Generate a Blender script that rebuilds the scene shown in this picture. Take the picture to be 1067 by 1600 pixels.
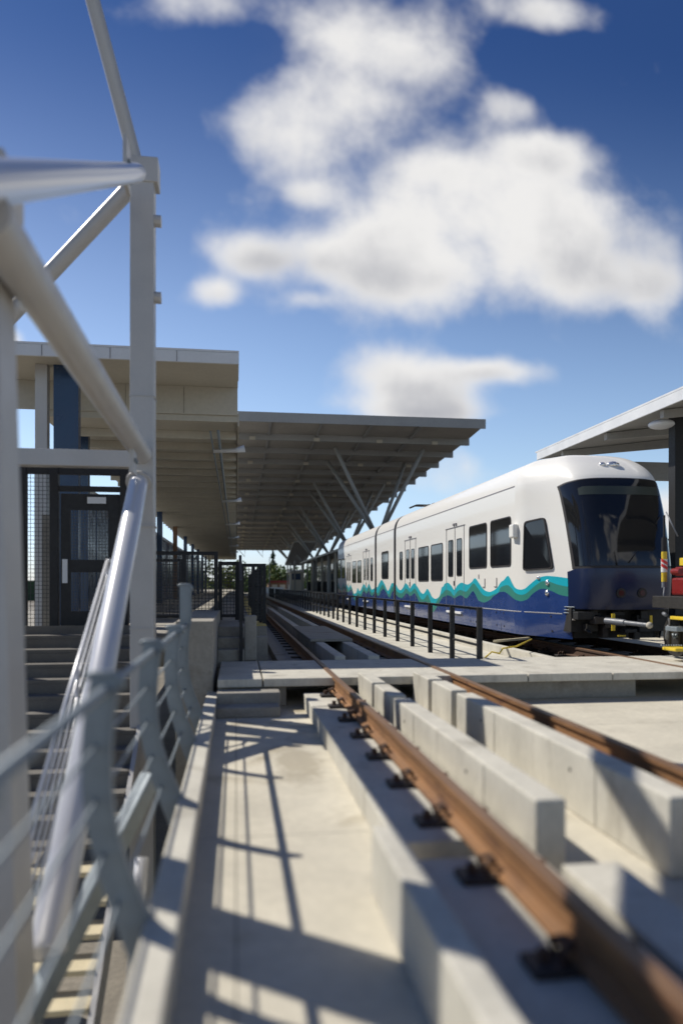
import bpy, bmesh, math, random
from mathutils import Vector, Matrix
random.seed(7)
C = bpy.context.scene
for o in list(bpy.data.objects): bpy.data.objects.remove(o)

# ------------------------------------------------------------------ camera
F = 1150.0; HOR = 914.0; VPX = 369.0; CH = 1.13
PSI = math.atan((533.5 - VPX) / F); CS, SN = math.cos(PSI), math.sin(PSI)
cam_d = bpy.data.cameras.new('camera'); cam = bpy.data.objects.new('camera', cam_d)
C.collection.objects.link(cam); C.camera = cam
cam.location = (0, 0, CH); cam.rotation_euler = (math.pi/2, 0, -PSI)
cam_d.sensor_fit = 'AUTO'; cam_d.sensor_width = 36; cam_d.lens = F/1600*36
cam_d.shift_y = (HOR-800)/1600; cam_d.clip_start = .05; cam_d.clip_end = 5000
cam_d.dof.use_dof = True; cam_d.dof.focus_distance = 18.0; cam_d.dof.aperture_fstop = 0.56

# ------------------------------------------------------------------ sun, sky, exposure
SUN = Vector((-.71, .55, 1.0)).normalized()
sd = bpy.data.lights.new('sun', 'SUN'); so = bpy.data.objects.new('sun', sd); C.collection.objects.link(so)
sd.energy = 5.0; sd.angle = math.radians(.53); sd.color = (1, .945, .85)
so.rotation_euler = SUN.to_track_quat('Z', 'Y').to_euler(); so.location = (-30, 25, 60)
C.view_settings.view_transform = 'Standard'; C.view_settings.look = 'None'
C.view_settings.exposure = 0.0; C.view_settings.gamma = 1
W = bpy.data.worlds.new('World'); C.world = W; W.use_nodes = True

class NT:
    """tiny node-graph helper"""
    def __init__(s, tree): s.t = tree; s.n = tree.nodes; s.l = tree.links
    def node(s, typ, **k):
        n = s.n.new(typ)
        for a, v in k.items(): setattr(n, a, v)
        return n
    def put(s, sock, v):
        if isinstance(v, bpy.types.NodeSocket): s.l.new(v, sock)
        elif v is not None: sock.default_value = v
    def m(s, op, a, b=None, c=None, clamp=False):
        n = s.node('ShaderNodeMath', operation=op, use_clamp=clamp)
        s.put(n.inputs[0], a)
        if b is not None: s.put(n.inputs[1], b)
        if c is not None: s.put(n.inputs[2], c)
        return n.outputs[0]
    def mix(s, f, a, b, typ='MIX'):
        n = s.node('ShaderNodeMixRGB', blend_type=typ)
        s.put(n.inputs[0], f); s.put(n.inputs[1], a); s.put(n.inputs[2], b)
        return n.outputs[0]
    def noise(s, vec, scale, detail=4, rough=.55, dist=0):
        n = s.node('ShaderNodeTexNoise'); s.put(n.inputs['Vector'], vec)
        n.inputs['Scale'].default_value = scale; n.inputs['Detail'].default_value = detail
        n.inputs['Roughness'].default_value = rough; n.inputs['Distortion'].default_value = dist
        return n.outputs['Fac']
    def smooth(s, v, lo, hi, a=0, b=1):
        n = s.node('ShaderNodeMapRange', interpolation_type='SMOOTHSTEP')
        s.put(n.inputs[0], v)
        for i, q in enumerate((lo, hi, a, b)): n.inputs[i+1].default_value = q
        return n.outputs[0]

def sky():
    g = NT(W.node_tree); g.n.clear()
    out = g.node('ShaderNodeOutputWorld'); bg = g.node('ShaderNodeBackground')
    st = g.node('ShaderNodeTexSky', sky_type='NISHITA', sun_disc=False)
    st.sun_elevation = math.asin(SUN.z); st.sun_rotation = math.atan2(SUN.x, SUN.y) % (2*math.pi)
    st.air_density = 1.0; st.dust_density = .6; st.ozone_density = 2.2; st.altitude = 50
    tc = g.node('ShaderNodeTexCoord'); sp = g.node('ShaderNodeSeparateXYZ'); g.l.new(tc.outputs['Generated'], sp.inputs[0])
    ay = g.m('MAXIMUM', g.m('ABSOLUTE', sp.outputs[1]), .08)
    a = g.m('DIVIDE', sp.outputs[0], ay); b = g.m('DIVIDE', sp.outputs[2], ay)
    cb = g.node('ShaderNodeCombineXYZ'); g.l.new(a, cb.inputs[0]); g.l.new(b, cb.inputs[1])
    vec = cb.outputs[0]
    n1 = g.noise(vec, 7.5, 4, .52, .1); n2 = g.noise(vec, 3.2, 3, .5)
    # cloud banks: centre and half axes on the sky, (pixels of the photograph turned into directions)
    banks = [(770,335,205,105,1),(600,395,150,90,1),(690,420,110,65,1),(890,395,165,90,1),(690,270,85,38,.85),(850,245,100,42,.9),(1000,440,90,50,.95),
             (600,65,135,92,.84),(505,172,108,78,.82),(600,170,70,50,.7),(435,225,80,75,.8),(320,5,95,42,.8),(400,400,80,38,1),(500,400,65,42,.85),(335,455,40,26,.95),(490,468,48,17,.7),
             (485,303,50,32,.9),(795,165,50,32,.8),(650,600,100,56,1.1),(750,578,95,23,.95),(650,640,130,28,1),(850,18,100,34,.72),(12,535,26,24,.9),(690,745,120,34,.5),
             (1050,800,60,50,.9),(1500,420,200,90,1),(-420,300,200,100,.9)]
    tot = None; base = None
    for (px, py, rx, ry, k) in banks:
        u = (px-533.5)/F; v = (HOR-py)/F; q = CS - u*SN
        ca, cbv = (u*CS+SN)/q, v/q
        dx = g.m('MULTIPLY', g.m('SUBTRACT', a, ca), F/rx); dy = g.m('MULTIPLY', g.m('SUBTRACT', b, cbv), F/ry)
        r2 = g.m('ADD', g.m('MULTIPLY', dx, dx), g.m('MULTIPLY', dy, dy))
        e = g.m('MULTIPLY', g.m('EXPONENT', g.m('MULTIPLY', r2, -2.25)), k**3)
        w = g.m('MULTIPLY', e, dy)                      # signed height inside the bank: tops bright, bellies grey
        tot = e if tot is None else g.m('ADD', tot, e)
        base = w if base is None else g.m('ADD', base, w)
    tot = g.m('POWER', tot, 1/3)
    field = g.m('ADD', g.m('MINIMUM', tot, 1.1), g.m('MULTIPLY', g.m('SUBTRACT', n1, .5), 1.35))
    wisp = g.m('MULTIPLY', g.smooth(g.noise(vec, 1.6, 5, .55, .4), .52, .9), .10)
    mask = g.m('MAXIMUM', g.smooth(field, .20, .95), wisp)
    thick = g.smooth(g.m('ADD', g.m('SUBTRACT', field, g.m('MULTIPLY', base, .55)), g.m('MULTIPLY', g.m('SUBTRACT', n2, .5), 2.2)), .62, 1.7)
    ccol = g.mix(thick, (8.6, 8.5, 8.4, 1), (4.3, 4.4, 4.8, 1))
    # the blue of the clear sky, a little richer than the raw model
    hs = g.node('ShaderNodeHueSaturation'); hs.inputs['Saturation'].default_value = 1.0; hs.inputs['Value'].default_value = 1.0
    hz = g.smooth(b, .12, .80)
    g.l.new(g.mix(1.0, st.outputs[0], g.mix(hz, g.mix(g.smooth(b, .0, .16), (1.15,1.30,1.75,1), (1.5,1.48,1.50,1)), (.235,.385,.66,1)), 'MULTIPLY'), hs.inputs['Color'])
    g.l.new(g.mix(mask, hs.outputs[0], ccol), bg.inputs[0]); bg.inputs[1].default_value = .10
    g.l.new(bg.outputs[0], out.inputs[0])
sky()

# ------------------------------------------------------------------ materials
def mat(name, col, rough=.6, metal=0, var=.0, vs=3.0, bump=0, bs=40, coat=0, col2=None, c2s=1.5, c2lo=.5, c2hi=.7, stretch=None, spec=None, trans=0):
    M = bpy.data.materials.new(name); M.use_nodes = True
    g = NT(M.node_tree); bs_ = g.n['Principled BSDF']
    geo = g.node('ShaderNodeNewGeometry'); vec = geo.outputs['Position']
    if stretch:
        mp = g.node('ShaderNodeMapping'); g.l.new(vec, mp.inputs[0]); mp.inputs['Scale'].default_value = stretch; vec = mp.outputs[0]
    c = (*col, 1)
    if col2:
        c = g.mix(g.smooth(g.noise(vec, c2s, 6, .6, .3), c2lo, c2hi), c, (*col2, 1))
    if var:
        f = g.smooth(g.noise(vec, vs, 8, .65), .2, .8, 1-var, 1+var)
        f2 = g.smooth(g.noise(vec, vs*14, 5, .6), .2, .8, 1-var*.5, 1+var*.5)
        k = g.m('MULTIPLY', f, f2)
        cb = g.node('ShaderNodeCombineXYZ')
        for i in range(3): g.l.new(k, cb.inputs[i])
        c = g.mix(1.0, c, cb.outputs[0], 'MULTIPLY')
    g.put(bs_.inputs['Base Color'], c)
    bs_.inputs['Metallic'].default_value = metal
    if var: g.put(bs_.inputs['Roughness'], g.smooth(g.noise(vec, vs*2, 4), .3, .7, max(0, rough-.08), min(1, rough+.08)))
    else: bs_.inputs['Roughness'].default_value = rough
    if coat: bs_.inputs['Coat Weight'].default_value = coat; bs_.inputs['Coat Roughness'].default_value = .06
    if spec is not None: bs_.inputs['Specular IOR Level'].default_value = spec
    if bump:
        b = g.node('ShaderNodeBump'); b.inputs['Strength'].default_value = bump; b.inputs['Distance'].default_value = .004
        g.put(b.inputs['Height'], g.noise(vec, bs, 6, .6)); g.l.new(b.outputs[0], bs_.inputs['Normal'])
    return M
M = dict(
    conc = mat('pale_concrete', (.53,.49,.395), .85, var=.15, vs=1.1, bump=.5, bs=60, col2=(.31,.265,.18), c2s=1.15, c2lo=.55, c2hi=.74),
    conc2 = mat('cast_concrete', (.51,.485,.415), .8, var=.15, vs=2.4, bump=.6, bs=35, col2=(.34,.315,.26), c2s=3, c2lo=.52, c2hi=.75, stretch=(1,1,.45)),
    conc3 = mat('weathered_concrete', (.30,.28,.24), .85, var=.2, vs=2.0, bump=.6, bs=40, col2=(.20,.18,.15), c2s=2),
    conc4 = mat('shaded_stair_concrete', (.13,.12,.105), .85, var=.2, vs=3.0, bump=.5, bs=40),  # shade on the upper stairs put into the base colour
    bed = mat('greasy_track_bed', (.07,.058,.048), .9, var=.35, vs=5, bump=1, bs=30, col2=(.14,.09,.05), c2s=3),
    grnd = mat('ground_gravel', (.19,.17,.14), .95, var=.3, vs=.8, bump=1, bs=20),
    rust = mat('rusty_steel', (.235,.115,.044), .75, var=.3, vs=9, bump=.6, bs=90, col2=(.12,.052,.026), c2s=7, stretch=(1,.25,1)),
    railtop = mat('rail_running_face', (.17,.095,.05), .5, metal=.15, var=.2, vs=12, stretch=(1,.1,1)),
    rustd = mat('dark_rust', (.075,.04,.024), .8, var=.3, vs=9, bump=.5, bs=60),
    plate = mat('fastener_plate', (.03,.025,.024), .6, var=.3, vs=30),
    galv = mat('galvanised_steel', (.22,.255,.28), .5, metal=.3, var=.12, vs=12, bump=.1, bs=60),
    paint = mat('grey_painted_steel', (.44,.43,.42), .42, metal=.1, var=.06, vs=3),
    tube = mat('silver_painted_tube', (.62,.62,.64), .3, metal=.15, coat=.3),
    black = mat('black_painted_steel', (.010,.010,.011), .6, var=.2, vs=10),
    mesh = mat('dark_wire', (.035,.035,.036), .5),
    bluegl = mat('dark_blue_panel', (.02,.045,.10), .2, var=.1, vs=2),
    sheet = mat('white_metal_fascia', (.62,.63,.64), .45, var=.06, vs=2),
    under = mat('beige_soffit', (.47,.44,.37), .7, var=.1, vs=.9),
    under2 = mat('brown_roof_deck', (.34,.315,.27), .8, var=.15, vs=.5),
    beam = mat('grey_roof_beam', (.29,.285,.27), .6, var=.1, vs=1),
    white = mat('train_white', (.80,.78,.73), .35, coat=.3, spec=.3),
    blue = mat('train_blue', (.020,.052,.19), .25, var=.05, vs=1.4, coat=.5),
    blue2 = mat('train_front_blue', (.004,.013,.055), .34, coat=.12),
    teal = mat('train_teal', (.015,.42,.52), .3, coat=.4),
    green = mat('train_green', (.045,.235,.19), .3, coat=.4),
    glass = mat('dark_window_glass', (.012,.013,.015), .05, spec=.6),
    rubber = mat('black_rubber', (.02,.017,.018), .6),
    seam = mat('grey_seam', (.22,.21,.22), .5),
    signm = mat('sign_display_glass', (.05,.06,.05), .25),
    chrome = mat('chrome_lamp', (.75,.75,.75), .18, metal=.8),
    lens = mat('red_lens', (.05,.006,.006), .3),
    gunk = mat('underframe_black', (.018,.016,.014), .65, var=.4, vs=10, bump=.5, bs=30),
    yellow = mat('yellow_paint', (.70,.50,.03), .5, var=.12, vs=14),
    red = mat('red_paint', (.20,.012,.010), .35, var=.15, vs=9),
    redw = mat('red_stripe', (.62,.03,.03), .4),
    wht = mat('white_paint', (.8,.8,.78), .45),
    hose = mat('grey_hose', (.17,.18,.20), .45, var=.1, vs=10),
    tactile = mat('tactile_yellow', (.55,.42,.12), .75, var=.1, vs=8),
    brick = mat('brown_wall', (.20,.11,.06), .8, var=.2, vs=2),
    cream = mat('cream_wall', (.50,.46,.38), .8, var=.08, vs=1),
    trunk = mat('bark', (.09,.065,.045), .9, var=.2, vs=6),
    leaf = mat('leaves', (.075,.13,.03), .8, var=.35, vs=.35),
    leaf2 = mat('leaves_yellowish', (.13,.16,.035), .8, var=.35, vs=.35),
    conif = mat('conifer_needles', (.022,.05,.022), .85, var=.3, vs=.6),
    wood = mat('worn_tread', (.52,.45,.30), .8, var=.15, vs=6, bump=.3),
)

def deck_marks(Mt):
    g = NT(Mt.node_tree); bs_ = g.n['Principled BSDF']; old = bs_.inputs['Base Color'].links[0].from_socket
    geo = g.node('ShaderNodeNewGeometry'); sp = g.node('ShaderNodeSeparateXYZ'); g.l.new(geo.outputs['Position'], sp.inputs[0])
    x, y, z = sp.outputs
    nz = g.noise(geo.outputs['Position'], 5, 6, .65, .4)
    r = g.m('SQRT', g.m('ADD', g.m('POWER', g.m('DIVIDE', g.m('SUBTRACT', x, .52), .26), 2), g.m('POWER', g.m('DIVIDE', g.m('SUBTRACT', y, 6.3), 1.0), 2)))
    st = g.smooth(g.m('SUBTRACT', g.m('MULTIPLY', nz, 1.7), r), -.15, .45)
    c = g.mix(g.m('MULTIPLY', st, .6), old, (.27,.23,.16,1))
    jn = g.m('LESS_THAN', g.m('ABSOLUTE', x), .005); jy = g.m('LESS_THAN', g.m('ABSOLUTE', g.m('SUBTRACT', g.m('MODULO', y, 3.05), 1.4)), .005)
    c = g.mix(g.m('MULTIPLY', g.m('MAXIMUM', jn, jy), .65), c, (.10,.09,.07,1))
    sp2 = g.smooth(g.noise(geo.outputs['Position'], 55, 3, .5), .68, .76)
    c = g.mix(g.m('MULTIPLY', sp2, .35), c, (.20,.17,.13,1))
    g.l.new(c, bs_.inputs['Base Color'])
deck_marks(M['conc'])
def rust_streaks(Mt):
    g = NT(Mt.node_tree); bs_ = g.n['Principled BSDF']; old = bs_.inputs['Base Color'].links[0].from_socket
    geo = g.node('ShaderNodeNewGeometry'); mp = g.node('ShaderNodeMapping'); g.l.new(geo.outputs['Position'], mp.inputs[0]); mp.inputs['Scale'].default_value = (14, 14, 1.1)
    k = g.smooth(g.noise(mp.outputs[0], 1.0, 5, .6), .56, .76)
    c = g.mix(g.m('MULTIPLY', k, .38), old, (.27,.235,.18,1))
    pit = g.smooth(g.noise(geo.outputs['Position'], 90, 2, .5), .70, .75)
    c = g.mix(g.m('MULTIPLY', pit, .45), c, (.16,.145,.12,1))
    g.l.new(c, bs_.inputs['Base Color'])
rust_streaks(M['conc2'])

# ------------------------------------------------------------------ geometry helpers
class MB:
    def __init__(s): s.v = []; s.f = []
    def add(s, vs, fs):
        k = len(s.v); s.v += [tuple(p) for p in vs]; s.f += [tuple(i+k for i in f) for f in fs]; return s
    def box(s, x0, x1, y0, y1, z0, z1):
        v = [(x,y,z) for z in (z0,z1) for y in (y0,y1) for x in (x0,x1)]
        return s.add(v, [(0,2,3,1),(4,5,7,6),(0,1,5,4),(2,6,7,3),(0,4,6,2),(1,3,7,5)])
    def bar(s, a, b, w, h, up=(0,0,1)):
        a, b = Vector(a), Vector(b); d = (b-a).normalized(); up = Vector(up)
        if abs(d.dot(up)) > .99: up = Vector((0,1,0))
        r = d.cross(up).normalized(); u = r.cross(d).normalized()
        v = [p + r*(i*w/2) + u*(j*h/2) for p in (a,b) for i,j in ((-1,-1),(1,-1),(1,1),(-1,1))]
        return s.add(v, [(3,2,1,0),(4,5,6,7),(0,1,5,4),(1,2,6,5),(2,3,7,6),(3,0,4,7)])
    def tube(s, pts, r, n=12, cap=True):
        pts = [Vector(p) for p in pts]; R = r if isinstance(r, (list,tuple)) else [r]*len(pts)
        k = len(s.v); prev = None
        for i, p in enumerate(pts):
            d = (pts[min(i+1,len(pts)-1)] - pts[max(i-1,0)]).normalized()
            if prev is None:
                x = d.orthogonal().normalized()
            else:
                x = (prev - d*prev.dot(d)).normalized()
            prev = x; y = d.cross(x)
            s.v += [tuple(p + (x*math.cos(2*math.pi*j/n) + y*math.sin(2*math.pi*j/n))*R[i]) for j in range(n)]
        for i in range(len(pts)-1):
            for j in range(n):
                a = k+i*n+j; b = k+i*n+(j+1)%n
                s.f.append((a, b, b+n, a+n))
        if cap:
            s.f.append(tuple(range(k+n-1, k-1, -1))); e = k+(len(pts)-1)*n; s.f.append(tuple(range(e, e+n)))
        return s
    def prism(s, poly, axis, a, b):
        """polygon (list of 2-D points) extruded along an axis from a to b"""
        n = len(poly)
        def P(q, t): return (t,q[0],q[1]) if axis=='x' else (q[0],t,q[1]) if axis=='y' else (q[0],q[1],t)
        vs = [P(q,a) for q in poly] + [P(q,b) for q in poly]
        fs = [tuple(range(n))[::-1], tuple(range(n,2*n))] + [(i,(i+1)%n,n+(i+1)%n,n+i) for i in range(n)]
        return s.add(vs, fs)
    def ball(s, c, rx, ry, rz, n=14, m=9):
        k = len(s.v)
        for i in range(m+1):
            t = math.pi*i/m
            for j in range(n):
                p = 2*math.pi*j/n
                s.v.append((c[0]+rx*math.sin(t)*math.cos(p), c[1]+ry*math.sin(t)*math.sin(p), c[2]+rz*math.cos(t)))
        for i in range(m):
            for j in range(n):
                a = k+i*n+j; b = k+i*n+(j+1)%n; s.f.append((a, a+n, b+n, b))
        return s
    def build(s, name, m, parent=None, smooth=False, bevel=0, auto=False):
        me = bpy.data.meshes.new(name)
        lo = [min(p[i] for p in s.v) for i in range(3)]; hi = [max(p[i] for p in s.v) for i in range(3)]
        c = Vector(((lo[0]+hi[0])/2, (lo[1]+hi[1])/2, lo[2]))
        me.from_pydata([tuple(Vector(p)-c) for p in s.v], [], s.f); me.update()
        bm = bmesh.new(); bm.from_mesh(me); bmesh.ops.recalc_face_normals(bm, faces=bm.faces)
        bm.to_mesh(me); bm.free()
        me.materials.append(m)
        if smooth:
            for p in me.polygons: p.use_smooth = True
            if auto: me.set_sharp_from_angle(angle=math.radians(35))
        o = bpy.data.objects.new(name, me); C.collection.objects.link(o)
        o.location = c - (ORG[parent.name] if parent else Vector((0,0,0)))
        ORG[o.name] = c
        if parent: o.parent = parent
        if bevel:
            b = o.modifiers.new('bevel', 'BEVEL'); b.width = bevel; b.segments = 2; b.limit_method = 'ANGLE'; b.harden_normals = False
        return o
ORG = {}
def thing(name, loc, label, cat, group=None):
    o = bpy.data.objects.new(name, None); C.collection.objects.link(o); o.location = loc; ORG[o.name] = Vector(loc)
    o.empty_display_size = .2
    return tag(o, label, cat, group)
def tag(o, label, cat, group=None):
    o['label'] = label; o['category'] = cat
    if group: o['group'] = group
    return o
def struct(o, kind='structure'): o['kind'] = kind; return o
def ray(px, py):
    u = (px-533.5)/F; v = (HOR-py)/F
    return Vector((u*CS+SN, CS-u*SN, v))
def atX(px, py, X): d = ray(px,py); return Vector((0,0,CH)) + d*(X/d.x)
def atY(px, py, Y): d = ray(px,py); return Vector((0,0,CH)) + d*(Y/d.y)
def atD(px, py, D): return Vector((0,0,CH)) + ray(px,py)*D

# ------------------------------------------------------------------ setting: ground and decks
struct(MB().box(-900, 900, -60, 1800, -4.4, -4.2).build('ground', M['grnd']))
DZ = -.38
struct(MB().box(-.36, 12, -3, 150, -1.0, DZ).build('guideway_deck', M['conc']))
struct(MB().box(2.96, 4.95, 11.25, 120, DZ, -.19).build('walkway', M['conc2']))
struct(MB().box(5.09, 9.2, 11.25, 150, DZ, -.27).build('track_bed', M['bed']))
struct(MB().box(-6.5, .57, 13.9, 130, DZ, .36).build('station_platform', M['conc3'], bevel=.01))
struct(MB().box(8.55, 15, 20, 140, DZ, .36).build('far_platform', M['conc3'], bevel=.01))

def block(name, b, label, cat, m='conc2', bev=.012, group=None, kind=None):
    o = MB().box(*b).build(name, M[m], bevel=bev)
    if kind: struct(o, kind)
    else: tag(o, label, cat, group)
    return o
# edge curb along the drop, parapet wall, small pier
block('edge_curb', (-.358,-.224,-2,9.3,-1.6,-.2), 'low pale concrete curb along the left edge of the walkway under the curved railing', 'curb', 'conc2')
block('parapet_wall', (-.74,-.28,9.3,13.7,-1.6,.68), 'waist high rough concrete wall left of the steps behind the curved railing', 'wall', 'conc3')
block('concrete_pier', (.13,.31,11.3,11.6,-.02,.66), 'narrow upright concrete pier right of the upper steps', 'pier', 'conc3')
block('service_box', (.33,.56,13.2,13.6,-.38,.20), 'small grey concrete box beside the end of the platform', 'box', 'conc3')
# cover slabs of the crossing
SL = 9.06
for i, (x0, x1, lab) in enumerate(((-.22,.315,'shaded concrete crossing slab at the head of the low steps'),
        (.335,3.72,'widest concrete crossing slab spanning the near track and its guard walls'),
        (3.735,4.88,'sunlit concrete crossing slab between the two tracks, right of the black railing end'),
        (4.895,8.6,'sunlit concrete crossing slab in front of the train nose'))):
    block('crossing_slab', (x0,x1,SL,11.2,-.12,-.02 if i < 3 else -.026), lab, 'slab', 'conc2', .008, 'precast crossing slabs')
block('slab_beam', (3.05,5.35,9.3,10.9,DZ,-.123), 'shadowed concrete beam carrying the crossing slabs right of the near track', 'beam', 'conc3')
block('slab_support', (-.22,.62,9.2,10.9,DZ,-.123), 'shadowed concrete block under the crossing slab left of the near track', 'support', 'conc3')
# low steps up to the crossing, upper steps to the platform
st = thing('low_steps', (.1,8.7,DZ), 'two low concrete steps rising from the sunlit walkway to the crossing slab', 'steps')
MB().box(-.223,.52,8.72,9.058,DZ,-.14).build('step', M['conc3'], st, bevel=.015)
MB().box(-.223,.50,8.42,8.718,DZ,-.26).build('step', M['conc3'], st, bevel=.015)
st = thing('upper_steps', (-.1,11.4,-.02), 'three dark concrete steps rising to the platform left of the narrow pier', 'steps')
for k in range(3):
    MB().box(-.278,.125,11.25+.3*k,11.548+.3*k if k<2 else 13.88,-.12,.15+.16*k).build('step', M['conc3'], st, bevel=.01)

# rail plinths
for (y0, y1, lab) in ((-1.5,3.48,'rail plinth under the near end of the rusty left rail'),(3.72,8.0,'long rail plinth under the middle of the rusty left rail'),(8.04,9.05,'short rail plinth just before the crossing slab')):
    block('rail_plinth', (.82,1.48,y0,y1,DZ,-.2), 'concrete '+lab, 'plinth', 'conc2', .01, 'plinths of the near track')
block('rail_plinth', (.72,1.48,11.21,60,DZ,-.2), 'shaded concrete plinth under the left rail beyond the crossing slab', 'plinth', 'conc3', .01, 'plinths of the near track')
block('rail_plinth', (2.42,2.98,-1.5,9.05,DZ,-.2), 'concrete plinth under the right rail of the near track', 'plinth', 'conc3', .01, 'plinths of the near track')
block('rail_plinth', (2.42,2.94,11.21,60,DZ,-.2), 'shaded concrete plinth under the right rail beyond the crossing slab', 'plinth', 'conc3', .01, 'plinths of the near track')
block('side_upstand', (.655,.775,-1.5,3.55,DZ,-.05), 'concrete upstand beside the walkway at the bottom of the picture', 'upstand')
block('centre_plinth', (1.52,1.80,-1.5,3.3,DZ,-.19), 'low concrete plinth in line with the left guard wall, nearest the camera', 'plinth', 'conc2', .01, 'plinths of the near track')
GW = 'guard walls between the rails'
for (x0,x1,y0,y1,lab) in ((1.5,1.665,3.55,6.95,'long left guard wall with its dark end face toward the camera'),
        (1.5,1.665,7.12,7.95,'short block of the left guard wall between two gaps'),
        (1.5,1.665,8.1,9.05,'last block of the left guard wall touching the crossing slab'),
        (2.2,2.375,3.5,7.2,'long right guard wall crossed by a slanting shadow'),
        (2.2,2.375,7.38,8.15,'short block of the right guard wall behind a narrow gap'),
        (2.2,2.375,8.3,9.05,'last block of the right guard wall touching the crossing slab'),
        (1.5,1.665,11.21,36,'left guard wall beyond the crossing slab, running under the cover plate'),
        (2.02,2.2,11.21,36,'right guard wall beyond the crossing slab, running under the cover plate')):
    block('guard_wall', (x0,x1,y0,y1,DZ,.04), 'pale concrete '+lab, 'guard wall', 'conc2', .014, GW)
for o in [q for q in bpy.data.objects if q.name.split('.')[0] == 'guard_wall' and q.location.y < 9]:
    xs = o.location.x-.0835 if o.location.x < 1.9 else o.location.x-.0885
    ys_ = [v.co.y for v in o.data.vertices]; y0_, y1_ = o.location.y+min(ys_)+.04, o.location.y+max(ys_)-.04
    y_ = y0_+.75; c_ = Vector(o.location)
    while y_ < y1_-.3:
        MB().box(xs-.0025,xs+.0015,y_-.0022,y_+.0022,DZ+.02,.025).build('form_joint', M['conc3'], o)
        MB().tube([(xs-.0015,y_+.35,-.10),(xs+.002,y_+.35,-.10)], .014, 10).build('tie_hole', M['gunk'], o)
        y_ += 1.8
block('cover_plate', (1.40,2.22,14.0,18.4,.043,.10), 'flat grey cover plate bridging the two guard walls beyond the crossing', 'cover plate', 'conc3')
block('low_wall', (4.952,5.085,11.25,60,DZ,-.03), 'low sunlit concrete wall between the black railing and the train', 'wall', 'conc2', .008)

# ------------------------------------------------------------------ rails
def rail(X, top, y0, y1, label, fy0, fy1, side=-1, mm='rust'):
    r = thing('rail', (X, y0, top-.17), label, 'rail', 'steel rails')
    h = .17
    prof = [(-.07,0),(.07,0),(.07,.012),(.012,.03),(.009,.115),(.034,.13),(.034,.158),(-.034,.158),(-.034,.13),(-.009,.115),(-.012,.03),(-.07,.012)]
    MB().prism([(X+a, top-h+b) for a,b in prof], 'y', y0, y1).build('rail_web', M[mm], r)
    MB().prism([(X-.034, top-.0118),(X+.034, top-.0118),(X+.031, top-.003),(X+.02, top),(X-.02, top),(X-.031, top-.003)], 'y', y0, y1).build('running_surface', M['railtop'], r)
    y = fy0; k = 0
    while y < fy1 and k < 46:
        if not (9.0 < y < 11.3):
            m = MB().box(X-.225, X+.20, y-.075, y+.075, top-.2, top-.168)
            f = m.build('fastener', M['plate'], r, bevel=.006)
            for s in (-1, 1) if k < 12 else ():
                MB().tube([(X+s*.10,y-.045,top-.168),(X+s*.12,y-.05,top-.12),(X+s*.075,y-.02,top-.10),(X+s*.055,y,top-.135),(X+s*.075,y+.02,top-.10),(X+s*.12,y+.05,top-.12),(X+s*.10,y+.045,top-.168)], .013, 6).build('clip', M['rustd'], f, smooth=True)
                MB().tube([(X+s*.165,y,top-.17),(X+s*.165,y,top-.125)], .022, 6).build('bolt', M['rustd'], f)
            k += 1
        y += .785
    return r
rail(1.216, 0, -1.5, 80, 'rusty left rail of the near track, lit orange along its side', .85, 36)
rail(2.726, 0, -1.5, 80, 'rusty right rail of the near track beside the black railing', .85, 30)
rail(6.19, -.012, 9.06, 60, 'brown near rail of the train track crossing the sunlit slab', 11.6, 40, mm='rustd')
rail(7.70, -.012, 9.06, 60, 'far rail of the train track underneath the train', 11.6, 20, mm='rustd')

# ------------------------------------------------------------------ curved galvanised guardrail
gr = thing('curved_guardrail', (-.45, 3, -.3), 'galvanised guardrail with bowed flat posts and thin rods along the walkway edge', 'railing')
prof = [(-.33,-.40),(-.37,-.30),(-.43,-.15),(-.485,0),(-.525,.15),(-.545,.30),(-.55,.45),(-.54,.60),(-.525,.70),(-.515,.765)]
def gpost(y, top=None):
    m = MB(); n = 20; zs = [(-.40 + (.765+.40)*i/n) for i in range(n+1)]
    def cx(z):
        for (a,za),(b,zb) in zip(prof, prof[1:]):
            if z <= zb+1e-6:
                t = (z-za)/(zb-za); return a+(b-a)*t
        return prof[-1][0]
    def wd(z): return .055 if z > .1 else .055 + .02*min(1,(.1-z)/.4)
    if top: zs += [.85+ (top-.85)*i/4 for i in range(5)]
    L, R_ = [], []
    for z in zs: L.append((cx(z)-wd(z), z)); R_.append((cx(z)+wd(z), z))
    k = len(m.v)
    for yy in (y-.006, y+.006):
        for a, b in zip(L, R_): m.v.append((a[0], yy, a[1])); m.v.append((b[0], yy, b[1]))
    q = 2*len(zs)
    for i in range(len(zs)-1):
        a = 2*i
        m.f += [(a,a+1,a+3,a+2),(q+a,q+a+2,q+a+3,q+a+1),(a,a+2,q+a+2,q+a),(a+1,q+a+1,q+a+3,a+3)]
    m.f += [(0,q,q+1,1),(q-2,q-1,2*q-1,2*q-2)]
    p = m.build('post', M['galv'], gr)
    fl = MB()                              # edge flange along the inner side
    for (a,b) in zip(R_, R_[1:]): fl.bar((a[0]+.003,y+.0,a[1]), (b[0]+.003,y+.0,b[1]+.002), .05, .008, (1,0,0))
    fl.build('flange', M['galv'], p)
    z = zs[-1]; c = prof[-1][0]
    MB().tube([(c-.075,y,z+.0),(c-.05,y,z+.012),(c+.04,y,z+.014),(c+.065,y,z-.012),(c+.07,y,z-.05)], .014, 8).build('cap', M['galv'], p, smooth=True)
PY = [-.0, 1.45, 3.02, 4.72, 6.40]
for y in PY[1:]: gpost(y)
gpost(7.7, 1.12)
def rod(x, z, r, name='rod', y0=-.6, y1=7.75):
    MB().tube([(x,y0,z),(x,y1,z)], r, 12).build(name, M['galv'], gr, smooth=True)
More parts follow.
